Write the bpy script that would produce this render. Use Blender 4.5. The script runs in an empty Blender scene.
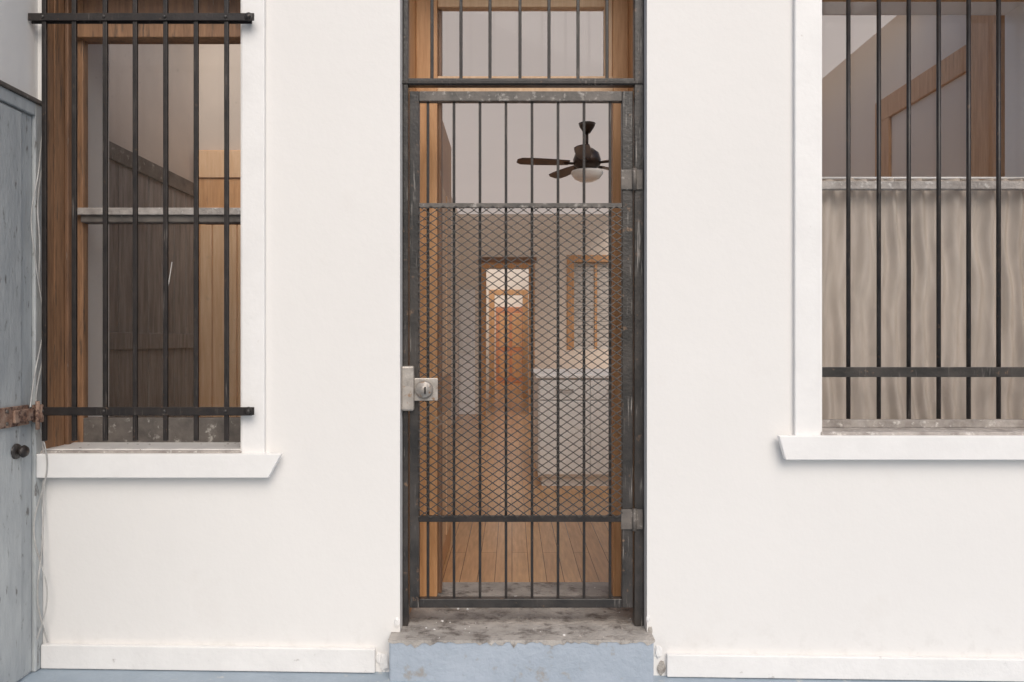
import bpy, bmesh, math, random
from mathutils import Vector, Matrix
random.seed(7)
S=bpy.context.scene
ZC=1.33; D0=3.0; F=750.0
def X(px,y=0.0): return (px-512)/F*(D0+y)      # measured on the photo, at true depth y
def Z(py,y=0.0): return ZC+(341-py)/F*(D0+y)

# ---------------- materials ----------------
def mat(name,c1,c2=None,scale=5,rough=0.6,bump=0.0,bscale=60,stretch=(1,1,1),metal=0,spec=0.5,
        c3=None,s3=8,t3=(0.6,0.68),detail=4,lo=0.35,hi=0.65,grime=None,scratch=None):
    m=bpy.data.materials.new(name); m.use_nodes=True
    nt=m.node_tree; N=nt.nodes; L=nt.links
    b=N['Principled BSDF']; b.inputs['Roughness'].default_value=rough
    b.inputs['Metallic'].default_value=metal
    b.inputs['Specular IOR Level'].default_value=spec
    tc=N.new('ShaderNodeNewGeometry'); mp=N.new('ShaderNodeMapping'); mp.inputs['Scale'].default_value=stretch
    L.new(tc.outputs['Position'],mp.inputs['Vector'])
    def noise(s,d=detail,src=None):
        n=N.new('ShaderNodeTexNoise'); n.inputs['Scale'].default_value=s; n.inputs['Detail'].default_value=d
        n.inputs['Roughness'].default_value=0.65
        L.new(src or mp.outputs['Vector'],n.inputs['Vector']); return n
    def ramp(src,a,bb,o0=0,o1=1):
        r=N.new('ShaderNodeMapRange'); r.inputs['From Min'].default_value=a; r.inputs['From Max'].default_value=bb
        r.inputs['To Min'].default_value=o0; r.inputs['To Max'].default_value=o1
        L.new(src,r.inputs['Value']); return r.outputs['Result']
    def mix(f,a,bb):
        x=N.new('ShaderNodeMix'); x.data_type='RGBA'
        L.new(f,x.inputs['Factor'])
        for i,v in ((6,a),(7,bb)):
            if isinstance(v,tuple): x.inputs[i].default_value=(*v,1)
            else: L.new(v,x.inputs[i])
        return x.outputs[2]
    if c2 is None: c2=tuple(v*0.85 for v in c1)
    col=mix(ramp(noise(scale).outputs['Fac'],lo,hi),c1,c2)
    if c3 is not None:
        col=mix(ramp(noise(s3,5).outputs['Fac'],*t3),col,c3)
    if scratch is not None:    # fine vertical rub marks
        m2=N.new('ShaderNodeMapping'); m2.inputs['Scale'].default_value=(90,90,3.5); L.new(tc.outputs['Position'],m2.inputs['Vector'])
        a=ramp(noise(1.6,3,m2.outputs[0]).outputs['Fac'],0.58,0.70); c=ramp(noise(5,3).outputs['Fac'],0.48,0.62)
        mu=N.new('ShaderNodeMath'); mu.operation='MULTIPLY'; L.new(a,mu.inputs[0]); L.new(c,mu.inputs[1])
        col=mix(mu.outputs[0],col,scratch)
    if grime is not None:      # faint dirt near the foot of the wall and a few small scuffs
        sx=N.new('ShaderNodeSeparateXYZ'); L.new(tc.outputs['Position'],sx.inputs[0])
        g1=ramp(sx.outputs['Z'],0.08,0.24,.35,0); g2=ramp(noise(14,6).outputs['Fac'],0.52,0.75)
        mu=N.new('ShaderNodeMath'); mu.operation='MULTIPLY'; L.new(g1,mu.inputs[0]); L.new(g2,mu.inputs[1])
        g3=ramp(noise(24,5).outputs['Fac'],0.73,0.79,0,0.45)
        ad=N.new('ShaderNodeMath'); ad.operation='ADD'; ad.use_clamp=True; L.new(mu.outputs[0],ad.inputs[0]); L.new(g3,ad.inputs[1])
        col=mix(ad.outputs[0],col,grime)
    L.new(col,b.inputs['Base Color'])
    if bump>0:
        bp=N.new('ShaderNodeBump'); bp.inputs['Strength'].default_value=bump; bp.inputs['Distance'].default_value=0.01
        L.new(noise(bscale,3).outputs['Fac'],bp.inputs['Height']); L.new(bp.outputs['Normal'],b.inputs['Normal'])
    return m
def glass_mat(name,refl=0.5,dirt=0.06):
    m=bpy.data.materials.new(name); m.use_nodes=True; nt=m.node_tree; N=nt.nodes; L=nt.links
    N.remove(N['Principled BSDF']); out=N['Material Output']
    tr=N.new('ShaderNodeBsdfTransparent'); tr.inputs[0].default_value=(0.98,0.98,0.98,1)
    gl=N.new('ShaderNodeBsdfGlossy'); gl.inputs['Roughness'].default_value=0.03
    df=N.new('ShaderNodeBsdfDiffuse'); df.inputs[0].default_value=(0.6,0.57,0.52,1)
    m1=N.new('ShaderNodeMixShader'); lw=N.new('ShaderNodeFresnel'); lw.inputs[0].default_value=1.3
    mu=N.new('ShaderNodeMath'); mu.operation='MULTIPLY'; mu.inputs[1].default_value=refl; L.new(lw.outputs[0],mu.inputs[0])
    L.new(mu.outputs[0],m1.inputs[0]); L.new(tr.outputs[0],m1.inputs[1]); L.new(gl.outputs[0],m1.inputs[2])
    g=N.new('ShaderNodeNewGeometry'); n=N.new('ShaderNodeTexNoise'); n.inputs['Scale'].default_value=40; n.inputs['Detail'].default_value=5; n.inputs['Roughness'].default_value=.75
    L.new(g.outputs['Position'],n.inputs['Vector'])
    r=N.new('ShaderNodeMapRange'); r.inputs['From Min'].default_value=0.62; r.inputs['From Max'].default_value=0.75
    r.inputs['To Min'].default_value=dirt*0.5; r.inputs['To Max'].default_value=dirt*5
    L.new(n.outputs['Fac'],r.inputs['Value'])
    m2=N.new('ShaderNodeMixShader'); L.new(r.outputs[0],m2.inputs[0]); L.new(m1.outputs[0],m2.inputs[1]); L.new(df.outputs[0],m2.inputs[2])
    L.new(m2.outputs[0],out.inputs[0]); return m
def translucent_mat(name,c,f):
    m=bpy.data.materials.new(name); m.use_nodes=True; nt=m.node_tree; N=nt.nodes; L=nt.links
    N.remove(N['Principled BSDF']); out=N['Material Output']
    d=N.new('ShaderNodeBsdfDiffuse'); t=N.new('ShaderNodeBsdfTranslucent'); mx=N.new('ShaderNodeMixShader'); mx.inputs[0].default_value=f
    g=N.new('ShaderNodeNewGeometry'); n=N.new('ShaderNodeTexNoise'); n.inputs['Scale'].default_value=1.5; n.inputs['Detail'].default_value=3
    L.new(g.outputs['Position'],n.inputs['Vector'])
    cr=N.new('ShaderNodeValToRGB'); cr.color_ramp.elements[0].color=(*[v*.95 for v in c],1); cr.color_ramp.elements[1].color=(*c,1)
    L.new(n.outputs['Fac'],cr.inputs[0]); L.new(cr.outputs[0],d.inputs[0]); L.new(cr.outputs[0],t.inputs[0])
    L.new(d.outputs[0],mx.inputs[1]); L.new(t.outputs[0],mx.inputs[2]); L.new(mx.outputs[0],out.inputs[0]); return m

M_wall=mat('wall_paint',(0.82,0.803,0.785),(0.80,0.783,0.765),scale=1.3,rough=0.55,bump=0.15,bscale=16,c3=(0.75,0.72,0.69),s3=2.2,t3=(0.62,0.92),grime=(0.52,0.49,0.46))
M_trim=mat('trim_paint',(0.87,0.86,0.85),(0.82,0.81,0.80),scale=6,rough=0.4,bump=0.12,bscale=40,c3=(0.55,0.5,0.46),s3=14,t3=(0.70,0.80))
M_base=mat('baseboard_paint',(0.84,0.83,0.82),(0.78,0.77,0.76),scale=5,rough=0.45,bump=0.25,bscale=30,c3=(0.42,0.39,0.37),s3=20,t3=(0.65,0.76))
M_floor=mat('porch_floor_paint',(0.36,0.43,0.50),(0.30,0.365,0.43),scale=4,rough=0.55,bump=0.2,c3=(0.5,0.52,0.52),s3=18,t3=(0.62,0.7))
M_ground=mat('ground_soil',(0.12,0.12,0.10),(0.2,0.19,0.17),scale=0.6,rough=0.9)
M_iron=mat('iron_black',(0.015,0.013,0.013),(0.032,0.026,0.024),scale=14,rough=0.40,spec=.4,bump=0.15,bscale=90,c3=(0.14,0.085,0.055),s3=40,t3=(0.62,0.76),scratch=(0.16,0.14,0.125))
M_iron2=mat('iron_weathered',(0.022,0.021,0.021),(0.060,0.053,0.049),scale=7,rough=0.32,spec=.45,bump=0.2,bscale=80,c3=(0.22,0.14,0.09),s3=30,t3=(0.62,0.74),scratch=(0.42,0.39,0.36))
M_ironW=mat('iron_worn_pale',(0.08,0.073,0.066),(0.16,0.14,0.125),scale=12,rough=0.5,bump=0.2,c3=(0.4,0.37,0.34),s3=30,t3=(0.56,0.70))
M_mesh=mat('expanded_metal',(0.040,0.036,0.034),(0.022,0.020,0.019),scale=5,rough=0.42,spec=.35,c3=(0.17,0.14,0.11),s3=9,t3=(0.62,0.78))
M_lock=mat('lock_metal',(0.50,0.46,0.42),(0.34,0.31,0.28),scale=30,rough=0.4,metal=0.4,bump=0.2,c3=(0.30,0.19,0.12),s3=40,t3=(0.58,0.68))
M_wood=mat('fir_wood',(0.66,0.38,0.19),(0.52,0.27,0.12),scale=6,rough=0.45,stretch=(9,9,0.7),bump=0.1,c3=(0.28,0.135,0.065),s3=5,t3=(0.62,0.78))
M_woodl=mat('pale_wood',(0.76,0.53,0.34),(0.66,0.42,0.24),scale=5,rough=0.5,stretch=(9,9,0.7))
M_woodd=mat('dark_wood',(0.28,0.155,0.09),(0.17,0.095,0.058),scale=6,rough=0.5,stretch=(8,8,0.8),bump=0.1,c3=(0.38,0.33,0.29),s3=12,t3=(0.64,0.70))
M_woodj=mat('jamb_wood',(0.40,0.22,0.12),(0.24,0.13,0.07),scale=6,rough=0.5,stretch=(8,8,0.8),bump=0.1,c3=(0.12,0.08,0.055),s3=7,t3=(0.54,0.68))
M_sash=mat('old_sash_paint',(0.09,0.08,0.073),(0.17,0.15,0.135),scale=10,rough=0.6,bump=0.3,c3=(0.42,0.40,0.37),s3=22,t3=(0.60,0.70))
M_conc=mat('concrete',(0.50,0.465,0.43),(0.34,0.315,0.29),scale=7,rough=0.85,bump=0.9,bscale=45,c3=(0.15,0.13,0.115),s3=15,t3=(0.50,0.68))
M_step=mat('step_paint',(0.42,0.475,0.55),(0.36,0.415,0.485),scale=6,rough=0.6,bump=0.5,bscale=30,c3=(0.34,0.33,0.32),s3=12,t3=(0.58,0.68))
M_stone=mat('sill_stone',(0.50,0.46,0.43),(0.30,0.27,0.25),scale=12,rough=0.9,bump=0.7,c3=(0.68,0.65,0.62),s3=30,t3=(0.56,0.66))
M_in=mat('interior_plaster',(0.81,0.72,0.63),(0.77,0.68,0.59),scale=1.5,rough=0.7)
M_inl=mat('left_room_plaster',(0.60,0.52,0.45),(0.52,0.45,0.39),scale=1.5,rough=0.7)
M_louv=mat('louvre_paint',(0.60,0.56,0.52),(0.53,0.49,0.45),scale=3,rough=0.6)
M_ceil=translucent_mat('ceiling_translucent',(0.84,0.76,0.68),0.60)  # plain ceiling, made translucent to brighten the room below
M_white=mat('cabinet_white',(0.88,0.87,0.86),(0.85,0.84,0.83),scale=4,rough=0.35)
M_grey=mat('grey_blue_door_paint',(0.50,0.525,0.53),(0.39,0.415,0.43),scale=5,rough=0.5,stretch=(3,3,0.8),bump=0.3,bscale=30,c3=(0.17,0.165,0.16),s3=14,t3=(0.60,0.68))
M_greyp=mat('grey_planks',(0.36,0.325,0.30),(0.22,0.195,0.18),scale=5,rough=0.7,stretch=(6,6,0.7))
M_rust=mat('rusty_latch',(0.22,0.12,0.08),(0.36,0.25,0.19),scale=30,rough=0.8,bump=0.6,c3=(0.09,0.05,0.04),s3=40,t3=(0.5,0.6))
M_blade=mat('fan_blade',(0.08,0.04,0.027),(0.05,0.028,0.02),scale=8,rough=0.4)
M_bronze=mat('fan_bronze',(0.05,0.035,0.03),(0.07,0.05,0.04),scale=8,rough=0.3,metal=0.6)
M_bowl=mat('frosted_bowl',(0.88,0.86,0.82),(0.86,0.83,0.79),scale=3,rough=0.25)
M_cable=mat('cable_sheath',(0.55,0.54,0.52),(0.35,0.34,0.33),scale=12,rough=0.5)
M_string=mat('string_white',(0.7,0.68,0.65),(0.5,0.48,0.46),scale=12,rough=0.8)
M_glass=glass_mat('window_glass',0.5,dirt=0.03)
M_glass2=glass_mat('window_glass_clean',0.35,dirt=0.01)
M_red=mat('red_wood',(0.60,0.25,0.13),(0.48,0.19,0.09),scale=4,rough=0.4,stretch=(6,6,0.7))
def plank_mat():
    m=bpy.data.materials.new('plank_floor'); m.use_nodes=True; nt=m.node_tree; N=nt.nodes; L=nt.links
    b=N['Principled BSDF']; b.inputs['Roughness'].default_value=0.24
    g=N.new('ShaderNodeNewGeometry'); mp=N.new('ShaderNodeMapping'); mp.inputs['Rotation'].default_value=(0,0,math.pi/2)
    L.new(g.outputs['Position'],mp.inputs['Vector'])
    br=N.new('ShaderNodeTexBrick'); br.inputs['Scale'].default_value=1; br.inputs['Brick Width'].default_value=2.3
    br.inputs['Row Height'].default_value=0.085; br.inputs['Mortar Size'].default_value=0.0018
    br.inputs['Color1'].default_value=(0.72,0.43,0.215,1); br.inputs['Color2'].default_value=(0.61,0.34,0.16,1); br.inputs['Mortar'].default_value=(0.18,0.09,0.045,1)
    L.new(mp.outputs[0],br.inputs['Vector'])
    n=N.new('ShaderNodeTexNoise'); n.inputs['Scale'].default_value=8; n.inputs['Detail'].default_value=5
    mp2=N.new('ShaderNodeMapping'); mp2.inputs['Scale'].default_value=(8,0.8,1); L.new(g.outputs['Position'],mp2.inputs['Vector']); L.new(mp2.outputs[0],n.inputs['Vector'])
    x=N.new('ShaderNodeMix'); x.data_type='RGBA'; x.blend_type='MULTIPLY'; x.inputs['Factor'].default_value=0.7
    L.new(br.outputs['Color'],x.inputs[6])
    r=N.new('ShaderNodeMapRange'); r.inputs['From Min'].default_value=.3; r.inputs['From Max'].default_value=.7; r.inputs['To Min'].default_value=.75; r.inputs['To Max'].default_value=1.12
    L.new(n.outputs['Fac'],r.inputs['Value']); L.new(r.outputs[0],x.inputs[7]); L.new(x.outputs[2],b.inputs['Base Color'])
    return m
M_plank=plank_mat()
def curtain_mat():
    m=bpy.data.materials.new('curtain_fabric'); m.use_nodes=True; nt=m.node_tree; N=nt.nodes; L=nt.links
    N.remove(N['Principled BSDF']); out=N['Material Output']
    d=N.new('ShaderNodeBsdfDiffuse'); t=N.new('ShaderNodeBsdfTranslucent'); mx=N.new('ShaderNodeMixShader'); mx.inputs[0].default_value=0.25
    g=N.new('ShaderNodeNewGeometry'); mp=N.new('ShaderNodeMapping'); mp.inputs['Scale'].default_value=(26,1,5); L.new(g.outputs['Position'],mp.inputs['Vector'])
    n=N.new('ShaderNodeTexNoise'); n.inputs['Scale'].default_value=1.0; n.inputs['Detail'].default_value=3; n.inputs['Distortion'].default_value=.6; L.new(mp.outputs[0],n.inputs['Vector'])
    cr=N.new('ShaderNodeValToRGB'); cr.color_ramp.elements[0].color=(0.60,0.53,0.465,1); cr.color_ramp.elements[1].color=(0.70,0.625,0.555,1)
    cr.color_ramp.elements[0].position=.35; cr.color_ramp.elements[1].position=.6
    L.new(n.outputs['Fac'],cr.inputs[0]); L.new(cr.outputs[0],d.inputs[0]); L.new(cr.outputs[0],t.inputs[0])
    L.new(d.outputs[0],mx.inputs[1]); L.new(t.outputs[0],mx.inputs[2]); L.new(mx.outputs[0],out.inputs[0]); return m
M_curt=curtain_mat()

# ---------------- geometry helpers ----------------
def E(name):
    o=bpy.data.objects.new(name,None); S.collection.objects.link(o); return o
def obj(name,me,m,parent=None,bevel=0,smooth=False):
    o=bpy.data.objects.new(name,me); S.collection.objects.link(o)
    if m: me.materials.append(m)
    if parent: o.parent=parent
    if bevel:
        b=o.modifiers.new('b','BEVEL'); b.width=bevel; b.segments=2; b.limit_method='ANGLE'
    if smooth:
        for p in me.polygons: p.use_smooth=True
    return o
def box(parent,name,x0,x1,y0,y1,z0,z1,m,bevel=0.002):
    if x0>x1:x0,x1=x1,x0
    if y0>y1:y0,y1=y1,y0
    if z0>z1:z0,z1=z1,z0
    me=bpy.data.meshes.new(name)
    v=[(x,y,z) for x in (x0,x1) for y in (y0,y1) for z in (z0,z1)]
    f=[(0,1,3,2),(4,6,7,5),(0,4,5,1),(2,3,7,6),(0,2,6,4),(1,5,7,3)]
    me.from_pydata(v,[],f); me.update()
    return obj(name,me,m,parent,bevel)
def sheet(parent,name,pts,m):
    me=bpy.data.meshes.new(name); me.from_pydata(pts,[],[tuple(range(len(pts)))]); me.update(); return obj(name,me,m,parent)
def prism(parent,name,pts,y0,y1,m,bevel=0.002):
    me=bpy.data.meshes.new(name); n=len(pts)
    v=[(p[0],y0,p[1]) for p in pts]+[(p[0],y1,p[1]) for p in pts]
    f=[tuple(range(n)),tuple(range(2*n-1,n-1,-1))]+[(i,i+n,(i+1)%n+n,(i+1)%n) for i in range(n)]
    me.from_pydata(v,[],f); me.update()
    bm=bmesh.new(); bm.from_mesh(me); bmesh.ops.recalc_face_normals(bm,faces=bm.faces); bm.to_mesh(me); bm.free()
    return obj(name,me,m,parent,bevel)
def rod(parent,name,a,b,r,m,n=14,r2=None):
    a=Vector(a);b=Vector(b); d=b-a
    bm=bmesh.new(); bmesh.ops.create_cone(bm,cap_ends=True,segments=n,radius1=r,radius2=r if r2 is None else r2,depth=d.length)
    q=d.to_track_quat('Z','Y').to_matrix().to_4x4()
    bmesh.ops.transform(bm,matrix=Matrix.Translation((a+b)/2)@q,verts=bm.verts)
    me=bpy.data.meshes.new(name); bm.to_mesh(me); bm.free()
    for p in me.polygons: p.use_smooth=len(p.vertices)==4
    return obj(name,me,m,parent)
def lathe(parent,name,prof,c,m,axis='Z',n=32):
    me=bpy.data.meshes.new(name); v=[];f=[]
    for (r,h) in prof:
        for k in range(n):
            a=2*math.pi*k/n
            if axis=='Z': v.append((c[0]+r*math.cos(a),c[1]+r*math.sin(a),c[2]+h))
            elif axis=='Y': v.append((c[0]+r*math.cos(a),c[1]+h,c[2]+r*math.sin(a)))
            else: v.append((c[0]+h,c[1]+r*math.cos(a),c[2]+r*math.sin(a)))
    for i in range(len(prof)-1):
        for k in range(n): f.append((i*n+k,i*n+(k+1)%n,(i+1)*n+(k+1)%n,(i+1)*n+k))
    f.append(tuple(range(n))); f.append(tuple(range((len(prof)-1)*n,len(prof)*n)))
    me.from_pydata(v,[],f); me.update()
    bm=bmesh.new(); bm.from_mesh(me); bmesh.ops.recalc_face_normals(bm,faces=bm.faces); bm.to_mesh(me); bm.free()
    return obj(name,me,m,parent,smooth=True)
def wall_grid(parent,name,us,zs,t0,t1,holes,m,axis='X'):
    us=sorted(set(us+[h[i] for h in holes for i in (0,1)])); zs=sorted(set(zs+[h[i] for h in holes for i in (2,3)]))
    bm=bmesh.new()
    def P(u,t,z): return (u,t,z) if axis=='X' else (t,u,z)
    def solid(i,j):
        if i<0 or j<0 or i>=len(us)-1 or j>=len(zs)-1: return False
        uc=(us[i]+us[i+1])/2; zc=(zs[j]+zs[j+1])/2
        return not any(h[0]<uc<h[1] and h[2]<zc<h[3] for h in holes)
    def q(*p): bm.faces.new([bm.verts.new(x) for x in p])
    for i in range(len(us)-1):
        for j in range(len(zs)-1):
            if not solid(i,j): continue
            a,b,c,d=us[i],us[i+1],zs[j],zs[j+1]
            for t in (t0,t1): q(P(a,t,c),P(b,t,c),P(b,t,d),P(a,t,d))
            if not solid(i-1,j): q(P(a,t0,c),P(a,t1,c),P(a,t1,d),P(a,t0,d))
            if not solid(i+1,j): q(P(b,t0,c),P(b,t1,c),P(b,t1,d),P(b,t0,d))
            if not solid(i,j-1): q(P(a,t0,c),P(b,t0,c),P(b,t1,c),P(a,t1,c))
            if not solid(i,j+1): q(P(a,t0,d),P(b,t0,d),P(b,t1,d),P(a,t1,d))
    bmesh.ops.remove_doubles(bm,verts=bm.verts,dist=1e-5)
    bmesh.ops.recalc_face_normals(bm,faces=bm.faces)
    me=bpy.data.meshes.new(name); bm.to_mesh(me); bm.free()
    return obj(name,me,m,parent)
def slope(x): return -0.0135*x

# ---------------- ground ----------------
me=bpy.data.meshes.new('ground'); me.from_pydata([(-300,-300,-.3),(300,-300,-.3),(300,300,-.3),(-300,300,-.3)],[],[(0,1,2,3)]); obj('ground',me,M_ground)
me=bpy.data.meshes.new('porch_floor')
v=[(x,y,slope(x)+dz) for dz in (0,-0.28) for (x,y) in ((-4,-6),(4.5,-6),(4.5,0.1),(-4,0.1))]
me.from_pydata(v,[],[(0,1,2,3),(7,6,5,4),(0,4,5,1),(1,5,6,2),(2,6,7,3),(3,7,4,0)]); obj('porch_floor',me,M_floor)

# ---------------- house ----------------
H=E('house')
XL=-1.896
lw=(X(42),X(243),Z(449),2.85); rw=(X(819),2.30,Z(434),2.85); dr=(X(400),X(647),-0.3,3.15)
FZ=0.16; CZ=3.36
wall_grid(H,'front_wall',[XL-0.65,4.2],[-0.3,3.40],0,0.5,[lw,rw,dr],M_wall)
wall_grid(H,'side_wall',[-4.5,0.0],[-0.3,3.40],XL-0.2,XL,[],M_wall,axis='Y')
box(H,'window_casing_left',X(243)+0.001,X(266),-0.022,0.0,Z(455),3.0,M_trim,0.004)
box(H,'window_casing_right',X(793),X(819)-0.001,-0.022,0.0,Z(438),3.0,M_trim,0.004)
box(H,'casing_bead_left',X(243)-0.006,X(243)+0.004,-0.012,0.05,Z(452),3.0,M_trim,0.002)
box(H,'casing_bead_right',X(819)-0.006,X(819)+0.008,-0.012,0.05,Z(436),3.0,M_trim,0.002)
yS=-0.05
zt,zb=Z(454,yS),Z(478,yS)
xl2=XL+0.024
prism(H,'window_sill_left',[(xl2,zb),(X(268,yS),zb),(X(281,yS),zt),(xl2,zt)],yS,-0.0225,M_trim,0.003)
box(H,'window_sill_left_back',xl2,X(270,0),-0.0225,-0.0,zb+.004,zt-0.001,M_trim,0)
box(H,'stone_ledge_left',lw[0]+.001,lw[1]-.001,-0.02,0.30,zt-0.03,zt+0.008,M_stone,0.004)
zt2,zb2=Z(436,yS),Z(460,yS)
prism(H,'window_sill_right',[(X(786,yS),zb2),(2.45,zb2),(2.45,zt2),(X(779,yS),zt2)],yS,-0.0225,M_trim,0.003)
box(H,'window_sill_right_back',X(789,0),2.45,-0.0225,0.0,zb2+.004,zt2-.001,M_trim,0)
box(H,'stone_ledge_right',rw[0]+.001,rw[1]-.001,-0.02,0.16,zt2-0.03,zt2+0.012,M_stone,0.004)
def baseb(name,x0,x1,h):
    prism(H,name,[(x0,slope(x0)+.003),(x1,slope(x1)+.003),(x1,slope(x1)+h),(x0,slope(x0)+h*1.0)],-0.022,-0.0,M_base,0.004)
baseb('baseboard_left',XL+0.024,X(375,-.02),0.098)
baseb('baseboard_right',X(667,-.02),4.0,0.092)

# left window joinery
yw=0.20
W=E('sash_window')
a0,a1=lw[0],lw[1]
box(W,'jamb_left',a0,a0+0.012,0.012,yw+.10,zt+.008,2.84,M_woodj,0.002)
box(W,'jamb_strip',a0+0.012,a0+0.016,0.06,0.12,zt+.01,2.84,M_woodj,0.001)
box(W,'jamb_bead',a0+0.012,a0+0.028,0.13,0.155,zt+.01,2.84,M_woodd,0.003)
box(W,'jamb_right',a1-0.012,a1,0.06,yw+.10,zt+.008,2.84,M_woodd,0.002)
box(W,'stile_left',a0+0.012,a0+0.05,yw,yw+.04,zt+.01,2.8,M_woodj,0.003)
box(W,'stile_right',a1-0.06,a1-0.012,yw,yw+.04,zt+.01,2.8,M_woodd,0.003)
box(W,'bottom_rail',a0+.05,a1-.06,yw,yw+.04,zt+.01,Z(418,yw),M_sash,0.003)
box(W,'meeting_rail',a0+.05,a1-.06,yw-.02,yw+.04,Z(223,yw),Z(211,yw),M_sash,0.004)
box(W,'meeting_rail_lip',a0+.02,a1-.03,yw-.035,yw-.02,Z(216,yw),Z(209,yw),M_stone,0.003)
box(W,'header',a0+.012,a1-.012,yw-.03,yw+.05,Z(40,yw),Z(24,yw),M_woodj,0.004)
box(W,'top_rail',a0+.05,a1-.06,yw,yw+.04,2.72,2.8,M_woodd,0.003)
box(W,'top_panel',a0+.05,a1-.06,yw+.015,yw+.03,Z(24,yw),2.72,M_woodd,0)
box(W,'pane_lower',a0+.05,a1-.06,yw+.018,yw+.021,Z(418,yw),Z(223,yw),M_glass,0)
box(W,'pane_upper',a0+.05,a1-.06,yw+.018,yw+.021,Z(211,yw),Z(40,yw),M_glass,0)

# right window joinery
yr=0.13
W2=E('sash_window')
b0,b1=rw[0],rw[1]; z0=zt2+.012
box(W2,'jamb_left',b0,b0+.01,.05,yr+.08,z0,2.84,M_trim,0.002)
box(W2,'jamb_right',b1-.02,b1,.02,yr+.08,z0,2.84,M_wood,0.002)
box(W2,'bottom_rail',b0+.01,b1-.02,yr,yr+.035,z0,Z(420,yr),M_stone,0.003)
box(W2,'meeting_rail',b0+.01,b1-.02,yr,yr+.035,Z(189,yr),Z(181,yr),M_stone,0.003)
box(W2,'top_rail',b0+.01,b1-.02,yr,yr+.035,2.76,2.84,M_wood,0.003)
box(W2,'pane_lower',b0+.01,b1-.02,yr+.015,yr+.018,Z(420,yr),Z(189,yr),M_glass2,0)
box(W2,'pane_upper',b0+.01,b1-.02,yr+.015,yr+.018,Z(181,yr),2.76,M_glass2,0)
yc=0.20
me=bpy.data.meshes.new('curtain'); nx=480; zz=[Z(425,yc)+k*(Z(179,yc)-Z(425,yc))/40 for k in range(41)]
vs=[];fs=[]
for j,z in enumerate(zz):
    for i in range(nx+1):
        x=b0-.02+(b1-b0+.04)*i/nx
        u=x*92+1.3*math.sin(x*13+z*2)+1.0*math.sin(z*8+x*6)+.5*math.sin(z*19+x*3)
        y=yc+0.010*math.sin(u)+0.006*math.sin(u*0.47+z*9)
        vs.append((x,y,z+(0.003*math.sin(x*40) if j==40 else 0)))
for j in range(40):
    for i in range(nx):
        k=j*(nx+1)+i; fs.append((k,k+1,k+nx+2,k+nx+1))
me.from_pydata(vs,[],fs); me.update()
C=E('curtain'); obj('curtain_cloth',me,M_curt,C,smooth=True)
rod(C,'curtain_rod',(b0-.02,yc,Z(178,yc)),(b1+.03,yc,Z(178,yc)),0.005,M_trim)

# entrance frame (timber)
yf=0.40
box(H,'door_lining_left',dr[0],dr[0]+.012,0.14,0.5,FZ,3.14,M_wood,0.002)
box(H,'door_lining_right',dr[1]-.012,dr[1],0.14,0.5,FZ,3.14,M_wood,0.002)
box(H,'door_post_left',dr[0]+.012,X(437,yf),yf,yf+.09,FZ+.01,3.1,M_wood,0.004)
box(H,'door_post_left_stop',X(437,yf),X(440.5,yf),yf+.05,yf+.10,FZ+.01,3.1,M_woodd,0.003)
box(H,'door_post_right',X(613,yf),dr[1]-.012,yf,yf+.09,FZ+.01,3.1,M_wood,0.004)
box(H,'transom_side_bead',X(605,yf),X(613,yf),yf+.02,yf+.07,Z(76,yf),3.1,M_woodl,0.003)
box(H,'transom_bar',X(437,yf),X(613,yf),yf,yf+.09,Z(96,yf),Z(76,yf),M_woodl,0.004)
box(H,'transom_top_rail',X(437,yf),X(605,yf),yf+.02,yf+.07,Z(5,yf),Z(-12,yf),M_woodl,0.004)
box(H,'transom_pane',X(437,yf),X(605,yf),yf+.04,yf+.043,Z(76,yf),Z(5,yf),M_glass2,0)
OD=E('timber_door')
xd=X(438,.52)-0.005
box(OD,'leaf',xd-.04,xd,0.52,1.36,FZ+.012,Z(100,.5),M_wood,0.003)
for (za,zb_) in ((.3,.95),(1.15,2.1)):
    for (ya,yb) in ((.62,.9),(.98,1.26)):
        box(OD,'panel',xd,xd+.008,ya,yb,za,zb_,M_woodl,0.006)

ST=E('entrance_step')
zst=Z(640,-.08)
box(ST,'step_front',X(389,-.08),X(654,-.08),-0.08,0.0-.0005,-0.02,zst-.003,M_step,0.008)
rr=random.Random(3); xa,xb=X(388,-.08),X(655,-.08); n=70
low=[]
for i in range(n+1):
    x=xb+(xa-xb)*i/n; low.append((x,zst-.006-abs(rr.gauss(0,.007))-(.014 if rr.random()<.10 else 0)))
prism(ST,'step_nosing',[(xa,zst),(xb,zst)]+low,-0.083,-0.0005,M_conc,0)
box(ST,'step_slab',dr[0]+.0005,dr[1]-.0005,0.0,0.62,-0.02,zst,M_conc,0)
def blob(parent,name,c,r,m,seed,flat=(1,.4,1)):
    rnd=random.Random(seed); bm=bmesh.new(); bmesh.ops.create_icosphere(bm,subdivisions=2,radius=1)
    for v in bm.verts:
        k=1+rnd.uniform(-.28,.28); v.co=Vector((v.co.x*flat[0]*r*k+c[0],v.co.y*flat[1]*r*k+c[1],v.co.z*flat[2]*r*k+c[2]))
    me=bpy.data.meshes.new(name); bm.to_mesh(me); bm.free(); return obj(name,me,m,parent,smooth=False)
PL=E('plaster_patch')
for i,(px,py,r,mm) in enumerate([(397,622,.016,M_base),(393,645,.02,M_conc),(384,662,.03,M_base),(379,657,.018,M_base),(650,630,.012,M_conc),(658,652,.022,M_base),(661,668,.022,M_conc),(648,618,.012,M_base)]):
    blob(PL,'lump_%d'%i,(X(px),-0.002,Z(py)),r,mm,i,(.7,.3,1.2))
DB=E('rubble')
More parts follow.
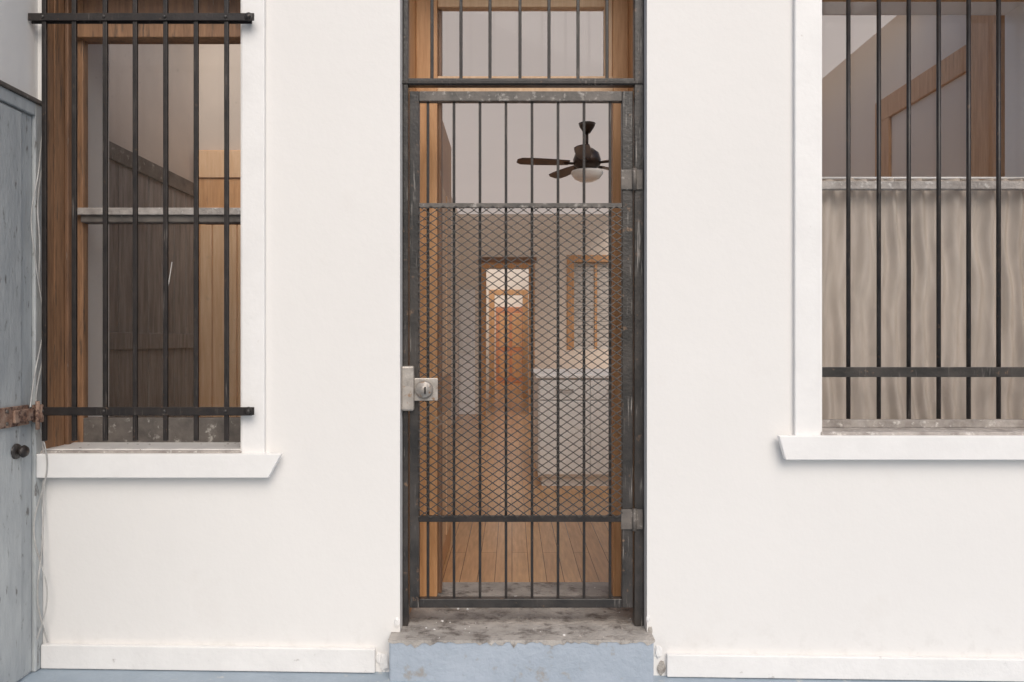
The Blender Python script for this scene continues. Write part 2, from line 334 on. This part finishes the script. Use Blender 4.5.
for i in range(110):
    y=random.uniform(-.06,.55); x=random.uniform(dr[0]+.02,dr[1]-.02); r=random.choice([.002,.002,.003,.004,.006])
    blob(DB,'chip',(x,y,zst+r*.4),r,random.choice([M_conc,M_stone,M_base,M_greyp]),100+i,(1,1,.6))
for i in range(60):
    r=random.choice([.002,.003,.004,.006]); blob(DB,'chip',(random.uniform(a0+.03,a1-.03),random.uniform(0,.18),zt+.008+r*.4),r,random.choice([M_conc,M_base,M_greyp]),300+i,(1,1,.6))

# interior shell (unseen gaps between ceiling panels, added to let daylight in)
box(H,'room_floor',-0.85,2.4,0.6205,9.0,-0.1,FZ,M_plank,0)
box(H,'left_room_floor',-2.5,-0.85,0.5,2.5,-0.1,FZ-.002,M_plank,0)
box(H,'corridor_floor',-0.9,0.9,9.0,18.0,-0.1,FZ-.002,M_plank,0)
wall_grid(H,'partition_wall',[0.5,9.0],[FZ,CZ],-0.93,-0.85,[],M_in,axis='Y')
wall_grid(H,'room_side_wall',[0.5,9.0],[FZ,CZ],2.4,2.5,[(3.4,8.6,1.0,3.2)],M_in,axis='Y')  # big unseen opening, added so skylight reaches the room
yb=9.0
bd=(X(486,yb),X(529,yb),-.1,Z(268,yb)); bd2=(X(574,yb),X(612,yb)+.1,1.2,Z(262,yb))
wall_grid(H,'room_back_wall',[-0.93,2.5],[FZ-.05,CZ],yb,yb+.2,[(bd[0],bd[1],FZ-.1,bd[3]),bd2],M_in)
def rect(n,x0,x1,y0,y1,z=CZ): sheet(H,n,[(x0,y0,z),(x1,y0,z),(x1,y1,z),(x0,y1,z)],M_ceil)
rect('room_ceiling_front',-.93,.78,1.42,2.8); rect('room_ceiling_main',-.93,.98,2.8,4.2); rect('room_ceiling_side',1.80,2.5,1.42,4.2); rect('room_ceiling_rear',-.93,1.68,4.2,9.2)
def casing(par,n,x0,x1,z0,z1,y,w,m,t=.03):
    box(par,n+'_left',x0-w,x0,y-t,y,z0,z1+w,m,.004); box(par,n+'_right',x1,x1+w,y-t,y,z0,z1+w,m,.004)
    box(par,n+'_head',x0,x1,y-t,y,z1,z1+w,m,.004)
casing(H,'back_door_casing',bd[0],bd[1],FZ,bd[3],yb,.09,M_wood)
box(H,'back_door_hood',bd[0]-.12,bd[1]+.12,yb-.05,yb-.03,bd[3]+.09,bd[3]+.17,M_woodd,.004)
casing(H,'back_window_casing',bd2[0],bd2[1],bd2[2],bd2[3],yb,.11,M_wood)
n=22
for k in range(n):
    z=bd2[2]+(bd2[3]-bd2[2])*(k+.5)/n
    box(H,'louvre_%d'%k,bd2[0]+.002,bd2[1]-.002,yb+.06,yb+.068,z-.029,z+.029,M_louv,0)
box(H,'louvre_stile',(bd2[0]+bd2[1])/2-.02,(bd2[0]+bd2[1])/2+.02,yb+.03,yb+.058,bd2[2],bd2[3],M_wood,.002)
box(H,'louvre_back',bd2[0]+.001,bd2[1]-.001,yb+.09,yb+.1,bd2[2]+.001,bd2[3]-.001,M_greyp,0)
# corridor
box(H,'corridor_wall_left',-0.95,-0.85,9.2,18,FZ,CZ,M_in,0); box(H,'corridor_wall_right',.85,.95,9.2,18,FZ,CZ,M_in,0)
wall_grid(H,'corridor_cross_wall',[-.85,.85],[FZ-.05,CZ],12.5,12.6,[(-.36,.22,FZ-.1,ZC+.95)],M_in)
casing(H,'corridor_casing',-.36,.22,FZ,ZC+.95,12.5,.11,M_wood)
box(H,'corridor_end_wall',-.95,.95,18,18.1,FZ,CZ,M_in,0)
RD=E('panelled_door')
box(RD,'leaf',-.45,.35,17.94,17.995,FZ,ZC+.95,M_red,.01)
for k,(a,b_) in enumerate(((.3,1.0),(1.15,2.1))):
    box(RD,'panel_%d'%k,-.36,-.08,17.925,17.94,a,b_,M_wood,.01); box(RD,'panel_b%d'%k,-.0,.27,17.925,17.94,a,b_,M_wood,.01)
PD=E('painted_door')
box(PD,'leaf',X(458,yb)+.02,X(475,yb),yb-.05,yb-.002,FZ,Z(290,yb),M_white,.006)
for k,(a,b_) in enumerate(((.35,.95),(1.15,1.85))):
    box(PD,'panel_%d'%k,X(461,yb),X(472,yb),yb-.062,yb-.05,a,b_,M_white,.006)
box(H,'partition_casing_near',-.85,-.82,5.6,5.72,FZ,FZ+2.4,M_wood,.004)
box(H,'partition_casing_far',-.85,-.82,6.6,6.72,FZ,FZ+2.4,M_wood,.004)
box(H,'partition_casing_head',-.85,-.82,5.6,6.72,FZ+2.4,FZ+2.52,M_wood,.004)
box(H,'partition_door',-.85,-.838,5.72,6.6,FZ,FZ+2.4,M_greyp,.004)
box(H,'skirting_partition',-.85,-.835,1.4,5.6,FZ,FZ+.14,M_white,.003)
box(H,'skirting_back',bd[1]+.10,2.39,yb-.015,yb,FZ,FZ+.14,M_white,.003)
xs=2.4
box(H,'side_opening_far_casing',xs-.03,xs,1.72,1.9,FZ,ZC+1.41,M_wood,.004)
box(H,'side_opening_head',xs-.03,xs,0.86,1.9,ZC+1.41,ZC+1.55,M_wood,.004)
box(H,'side_opening_near_casing',xs-.05,xs,0.62,0.86,FZ,CZ,M_wood,.004)
box(H,'side_opening_leaf',xs-.012,xs,0.86,1.72,FZ,ZC+1.41,M_in,.002)

# left room
wall_grid(H,'left_room_side_wall',[0.5,2.5],[FZ,3.9],-2.42,-2.32,[],M_inl,axis='Y')
wall_grid(H,'left_room_back_wall',[-2.42,-.93],[FZ,3.9],2.5,2.6,[],M_inl)
GP=E('plank_door')
for k in range(7):
    y0=1.18+k*.18; box(GP,'plank_%d'%k,-2.32,-2.285,y0,y0+.173,FZ,ZC+1.10,M_greyp,.004)
box(GP,'head_rail',-2.285,-2.27,1.18,2.44,ZC+1.03,ZC+1.13,M_sash,.004)
box(GP,'mid_rail',-2.285,-2.27,1.18,2.44,ZC-.05,ZC+.05,M_greyp,.004)
LD=E('panelled_door')
lx0=X(198,2.44)
box(LD,'leaf',lx0,lx0+.85,2.44,2.499,FZ,Z(150,2.44),M_wood,.004)
box(LD,'top_rail',lx0+.001,lx0+.85,2.425,2.44,Z(178,2.44),Z(151,2.44),M_woodl,.004)
box(LD,'lock_rail',lx0+.06,lx0+.85,2.425,2.44,Z(224,2.44),Z(208,2.44),M_woodl,.004)
for k in range(5):
    box(LD,'board_%d'%k,lx0+.02+k*.09,lx0+.103+k*.09,2.428,2.44,.3,Z(225,2.44),M_woodl,.005)

# white counter
K=E('kitchen_counter')
kx0,kx1,ky0,ky1=.20,1.05,3.0,4.3; kh=FZ+.9
box(K,'carcass',kx0+.01,kx1,ky0+.02,ky1,FZ+.08,kh-.03,M_white,.003)
box(K,'plinth',kx0+.04,kx1,ky0+.06,ky1,FZ,FZ+.08,M_white,0)
box(K,'worktop',kx0-.01,kx1+.02,ky0-.01,ky1+.02,kh-.03,kh,M_white,.006)
for k in range(2):
    x0=kx0+.02+k*.41
    box(K,'drawer_%d'%k,x0,x0+.4,ky0,ky0+.02,kh-.2,kh-.045,M_white,.004)
    box(K,'door_%d'%k,x0,x0+.4,ky0,ky0+.02,FZ+.1,kh-.21,M_white,.004)
    rod(K,'handle_%d'%k,(x0+.13,ky0-.02,kh-.12),(x0+.27,ky0-.02,kh-.12),.006,M_lock)

# ceiling fan
FN=E('ceiling_fan'); fy=4.0; fx=X(587,fy); s=Z(165,fy)
lathe(FN,'canopy',[(.03,-.09),(.07,-.03),(.08,0)],(fx,fy,CZ-.001),M_bronze)
rod(FN,'downrod',(fx,fy,CZ-.06),(fx,fy,s+.12),.014,M_bronze)
lathe(FN,'motor',[(.02,.16),(.06,.15),(.11,.11),(.13,.05),(.125,.0),(.09,-.03),(.06,-.05)],(fx,fy,s),M_bronze)
lathe(FN,'light_bowl',[(.06,-.05),(.145,-.06),(.15,-.08),(.12,-.125),(.07,-.15),(.005,-.16)],(fx,fy,s),M_bowl)
for k in range(5):
    a=math.radians(188+72*k)
    me=bpy.data.meshes.new('b'); pr=[(.17,.045),(.3,.06),(.5,.07),(.62,.065),(.66,.03)]
    v=[(r,w,.012+w*.18) for r,w in pr]+[(r,-w,.012-w*.18) for r,w in reversed(pr)]
    n=len(v); v+= [(x,y,z+.008) for x,y,z in v]
    f=[tuple(range(n))[::-1],tuple(range(n,2*n))]+[(i,(i+1)%n,(i+1)%n+n,i+n) for i in range(n)]
    me.from_pydata(v,[],f); me.update(); me.transform(Matrix.Translation((fx,fy,s))@Matrix.Rotation(a,4,'Z')); obj('blade_%d'%k,me,M_blade,FN)
    rod(FN,'blade_iron_%d'%k,(fx+.1*math.cos(a),fy+.1*math.sin(a),s+.01),(fx+.22*math.cos(a),fy+.22*math.sin(a),s+.01),.012,M_bronze)

# ---------------- iron work: entrance ----------------
G=E('security_door'); yg=0.06
def gb(name,px0,px1,py0,py1,y0,y1,m=M_iron2,bev=.003,par=None): return box(par or G,name,X(px0,y0),X(px1,y0),y0,y1,Z(py1,y0),Z(py0,y0),m,bev)
FR=E('door_surround_grille')
box(FR,'post_left',dr[0]+.003,X(408,yg),yg,yg+.045,zst,3.12,M_iron2,.003)
box(FR,'post_right',X(634.5,yg),dr[1]-.003,yg,yg+.045,zst,3.12,M_iron2,.003)
gb('transom_rail',408,634.5,78,85,yg+.002,yg+.04,M_iron2,.003,FR)
gb('transom_flat',401,643,80.5,83.5,yg-.006,yg-.001,M_iron,.001,FR)
box(FR,'top_rail',X(408,yg),X(634.5,yg),yg+.002,yg+.04,3.06,3.09,M_iron2,.003)
for k,px in enumerate((432,461,490,520,549,578,607)):
    x=X(px,yg+.02); box(FR,'bar_%d'%k,x-.0065,x+.0065,yg+.014,yg+.027,Z(78,yg),3.06,M_iron,.002)
gb('stile_left',409.5,419,91,608,yg,yg+.035,M_iron2)
gb('stile_right',622,633,91,608,yg,yg+.035,M_iron2)
gb('top_rail',419,622,91,101,yg+.001,yg+.035,M_ironW)
gb('bottom_rail',419,622,599,608,yg+.001,yg+.035,M_iron2)
gb('mid_rail_upper',419,622,203,207.5,yg-.004,yg+.012,M_ironW,.001)
gb('mid_rail_lower',419,622,516,522,yg-.004,yg+.012,M_iron,.001)
for k in range(8):
    x=X(428+26*k,yg+.02); box(G,'bar_%d'%k,x-.0055,x+.0055,yg+.014,yg+.026,Z(600,yg),Z(100,yg),M_iron,.0015)
def expanded(par,x0,x1,z0,z1,y,w,h,t):
    vs=[];fs=[]; nr=int((z1-z0)/(h/2)); nc=int((x1-x0)/(w/2)); h=(z1-z0)/nr*2; w=(x1-x0)/nc*2
    for j in range(nr):
        zc=z0+(j+.5)*h/2
        for i in range(nc+1):
            sgn=1 if (i+j)%2 else -1; jit=random.uniform(-.0005,.0005)
            x=x0+i*w/2; z=zc+sgn*h/4*0.93+jit; yy=y+sgn*.0022
            base=len(vs)
            vs+= [(x,yy-.0018,z-t),(x,yy-.0008,z+t),(x,yy+.0018,z+t),(x,yy+.0008,z-t)]
            if i: 
                p=base-4
                for a,b in ((0,1),(1,2),(2,3),(3,0)): fs.append((p+a,base+a,base+b,p+b))
    me=bpy.data.meshes.new('expanded_metal'); me.from_pydata(vs,[],fs); me.update()
    bm=bmesh.new(); bm.from_mesh(me); bmesh.ops.recalc_face_normals(bm,faces=bm.faces); bm.to_mesh(me); bm.free()
    return obj('expanded_metal_sheet',me,M_mesh,par)
expanded(G,X(418.5,yg),X(622.5,yg),Z(517,yg),Z(206,yg),yg-.008,12.2/245,8.6/245,.0023)
box(G,'lock_case',X(401,yg-.03),X(414,yg-.03),yg-.035,yg+.0,Z(411,yg-.03),Z(366,yg-.03),M_lock,.008)
box(G,'lock_plate',X(414,yg-.02),X(438,yg-.02),yg-.022,yg-.012,Z(401,yg-.02),Z(378,yg-.02),M_lock,.004)
lathe(G,'lock_cylinder',[(.036,0),(.036,-.012),(.030,-.020),(.018,-.022),(.016,-.026),(.004,-.027)],(X(425,yg),yg-.022,Z(389,yg)),M_lock,'Y')
box(G,'key_slot',X(424.2,yg-.05),X(425.8,yg-.05),yg-.051,yg-.045,Z(393,yg),Z(386,yg),M_iron,0)
for k,py in enumerate((180,519)):
    box(G,'hinge_leaf_%d'%k,X(621,yg-.01),X(643,yg-.01),yg-.009,yg-.001,Z(py+10,yg),Z(py-10,yg),M_ironW,.003)
    rod(G,'hinge_pin_%d'%k,(X(634,yg),yg-.012,Z(py+11,yg)),(X(634,yg),yg-.012,Z(py-11,yg)),.009,M_ironW)

# ---------------- window grilles ----------------
G1=E('window_grille'); y1=-0.062
for k,px in enumerate((43.5,73.5,104.5,134.5,165,195.5,226)):
    x=X(px,y1); box(G1,'bar_%d'%k,x-.0085,x+.0085,y1,y1+.014,Z(441,y1),2.95,M_iron,.002)
for n,(pa,pb) in {'rail_top':(13.5,21),'rail_bottom':(407,415)}.items():
    box(G1,n,XL+.003,X(254,y1-.006),y1-.006,y1-.0005,Z(pb,y1),Z(pa,y1),M_iron,.0015)
    box(G1,n+'_back',XL+.003,X(250,y1-.006),y1+.0145,y1+.02,Z(pb+1,y1),Z(pa+1,y1),M_iron,.0015)
    zc=(Z(pa,y1)+Z(pb,y1))/2
    rod(G1,n+'_standoff',(X(252,0),-.02,zc),(X(249,y1),y1-.012,zc),.008,M_iron)
    lathe(G1,n+'_bolt',[(.010,0),(.009,-.006),(.004,-.010)],(X(249,y1),y1-.0062,zc),M_iron2,'Y')
    lathe(G1,n+'_end_plate',[(.017,0),(.017,-.004),(.015,-.005)],(X(249,y1),y1-.002,zc),M_iron,'Y')
    for px in (43.5,104.5,165,226): lathe(G1,n+'_rivet',[(.007,0),(.006,-.003),(.002,-.004)],(X(px,y1),y1-.0062,zc),M_iron2,'Y',12)
G2=E('window_grille'); y2=0.02
for k,px in enumerate((849,879.5,909.5,939.5,969.5,999.5,1029.5,1059.5)):
    x=X(px,y2); rod(G2,'bar_%d'%k,(x,y2+.006,Z(419,y2)),(x,y2+.006,2.83),.0085,M_iron)
box(G2,'rail_bottom',rw[0]+.002,rw[1]-.002,y2-.008,y2-.003,Z(377,y2),Z(367,y2),M_iron2,.0015)
box(G2,'rail_top',rw[0]+.002,rw[1]-.002,y2-.008,y2-.003,2.72,2.76,M_iron,.0015)

# ---------------- side (perpendicular) grey door ----------------
SD=E('side_door'); dz=Z(107,0)
box(SD,'frame_jamb',XL,XL+.022,-0.05,-0.003,slope(XL)+.002,dz,M_grey,.004)
box(SD,'frame_head',XL,XL+.022,-1.05,-0.05,dz-.05,dz,M_grey,.004)
box(SD,'frame_top_moulding',XL,XL+.03,-1.05,-0.003,dz,dz+.018,M_ironW,.004)
box(SD,'leaf',XL,XL+.010,-0.98,-0.055,slope(XL)+.01,dz-.055,M_grey,.002)
for k in range(6):
    y0=-0.125-k*.145
    box(SD,'board_%d'%k,XL+.010,XL+.018,y0-.137,y0,slope(XL)+.012,dz-.06,M_grey,.004)
LT=Z(415,-.12)
box(SD,'latch_plate',XL+.018,XL+.030,-0.30,-0.10,LT-.038,LT+.038,M_rust,.003)
box(SD,'latch_hasp',XL+.031,XL+.041,-0.20,-0.035,LT-.024,LT+.024,M_rust,.003)
box(SD,'latch_keeper',XL+.022,XL+.062,-.078,-.05,LT-.034,LT+.036,M_rust,.006)
rod(SD,'latch_pin',(XL+.052,-.084,LT-.06),(XL+.052,-.084,LT+.05),.008,M_rust)
for k,(yy,zz_) in enumerate(((-.28,.022),(-.28,-.022),(-.23,.024),(-.23,-.022))):
    lathe(SD,'screw_%d'%k,[(.007,0),(.006,.004),(.001,.005)],(XL+.030,yy,LT+zz_),M_ironW,'X',10)
lathe(SD,'knob',[(.010,0),(.010,.014),(.020,.02),(.024,.03),(.018,.04),(.004,.043)],(XL+.018,-.16,Z(451,-.15)),M_iron,'X')
lathe(SD,'knob_rose',[(.03,0),(.028,.006),(.01,.008)],(XL+.018,-.16,Z(451,-.15)),M_iron2,'X')

def cable(name,pts,r,par,m=None):
    cu=bpy.data.curves.new(name,'CURVE'); cu.dimensions='3D'; cu.bevel_depth=r; cu.bevel_resolution=3
    sp=cu.splines.new('NURBS'); sp.points.add(len(pts)-1); sp.use_endpoint_u=True; sp.order_u=4
    for p,q in zip(sp.points,pts): p.co=(*q,1)
    o=bpy.data.objects.new(name,cu); S.collection.objects.link(o); cu.materials.append(m or M_cable); o.parent=par; return o
CB=E('electric_cable')
p=[]
for k in range(26):
    py=108+k*21.5; p.append((XL+.036+.010*math.sin(k*1.3)+random.uniform(0,.012),-.045+.02*math.sin(k*.8)+random.uniform(-.008,.008),Z(py,-.05)))
cable('strand_a',p,.0032,CB)
p=[(XL+.03+random.uniform(0,.02),-.07+.04*math.sin(k*.9+1),Z(120+k*26,-.06)) for k in range(12)]
cable('strand_b',p,.0025,CB)
p=[(XL+.045+.03*math.sin(k*.9),-.055,Z(430+k*19,-.055)) for k in range(12)]
cable('strand_c',p,.0028,CB)
SG=E('loose_string')
cable('string',[(X(px,.1),.10,Z(py,.1)) for px,py in ((172,262),(168,290),(163,305),(167,320),(162,335),(166,350))],.0022,SG,M_string)

# ---------------- light ----------------
w=bpy.data.worlds.new('World'); S.world=w; w.use_nodes=True
nt=w.node_tree; bg=nt.nodes['Background']; sky=nt.nodes.new('ShaderNodeTexSky'); sky.sky_type='NISHITA'; sky.sun_disc=False
el=math.radians(42); az=math.radians(167)
sky.sun_elevation=el; sky.sun_rotation=az; sky.dust_density=3; sky.air_density=1.0; sky.ozone_density=0.6
nt.links.new(sky.outputs[0],bg.inputs[0]); bg.inputs[1].default_value=0.118
sl=bpy.data.lights.new('sun','SUN'); sl.energy=1.5; sl.angle=math.radians(45); sl.color=(1,.95,.88)
so=bpy.data.objects.new('sun',sl); S.collection.objects.link(so)
sd=Vector((math.sin(az)*math.cos(el),math.cos(az)*math.cos(el),math.sin(el)))
so.rotation_euler=sd.to_track_quat('Z','Y').to_euler(); so.location=sd*20

cam=bpy.data.cameras.new('camera'); cam.sensor_width=36; cam.lens=36*F/1024; cam.clip_end=1000; cam.clip_start=.05
co=bpy.data.objects.new('camera',cam); S.collection.objects.link(co); co.location=(0,-D0,ZC); co.rotation_euler=(math.pi/2,0,0)
S.camera=co
S.view_settings.view_transform='Standard'; S.view_settings.look='None'; S.view_settings.exposure=0
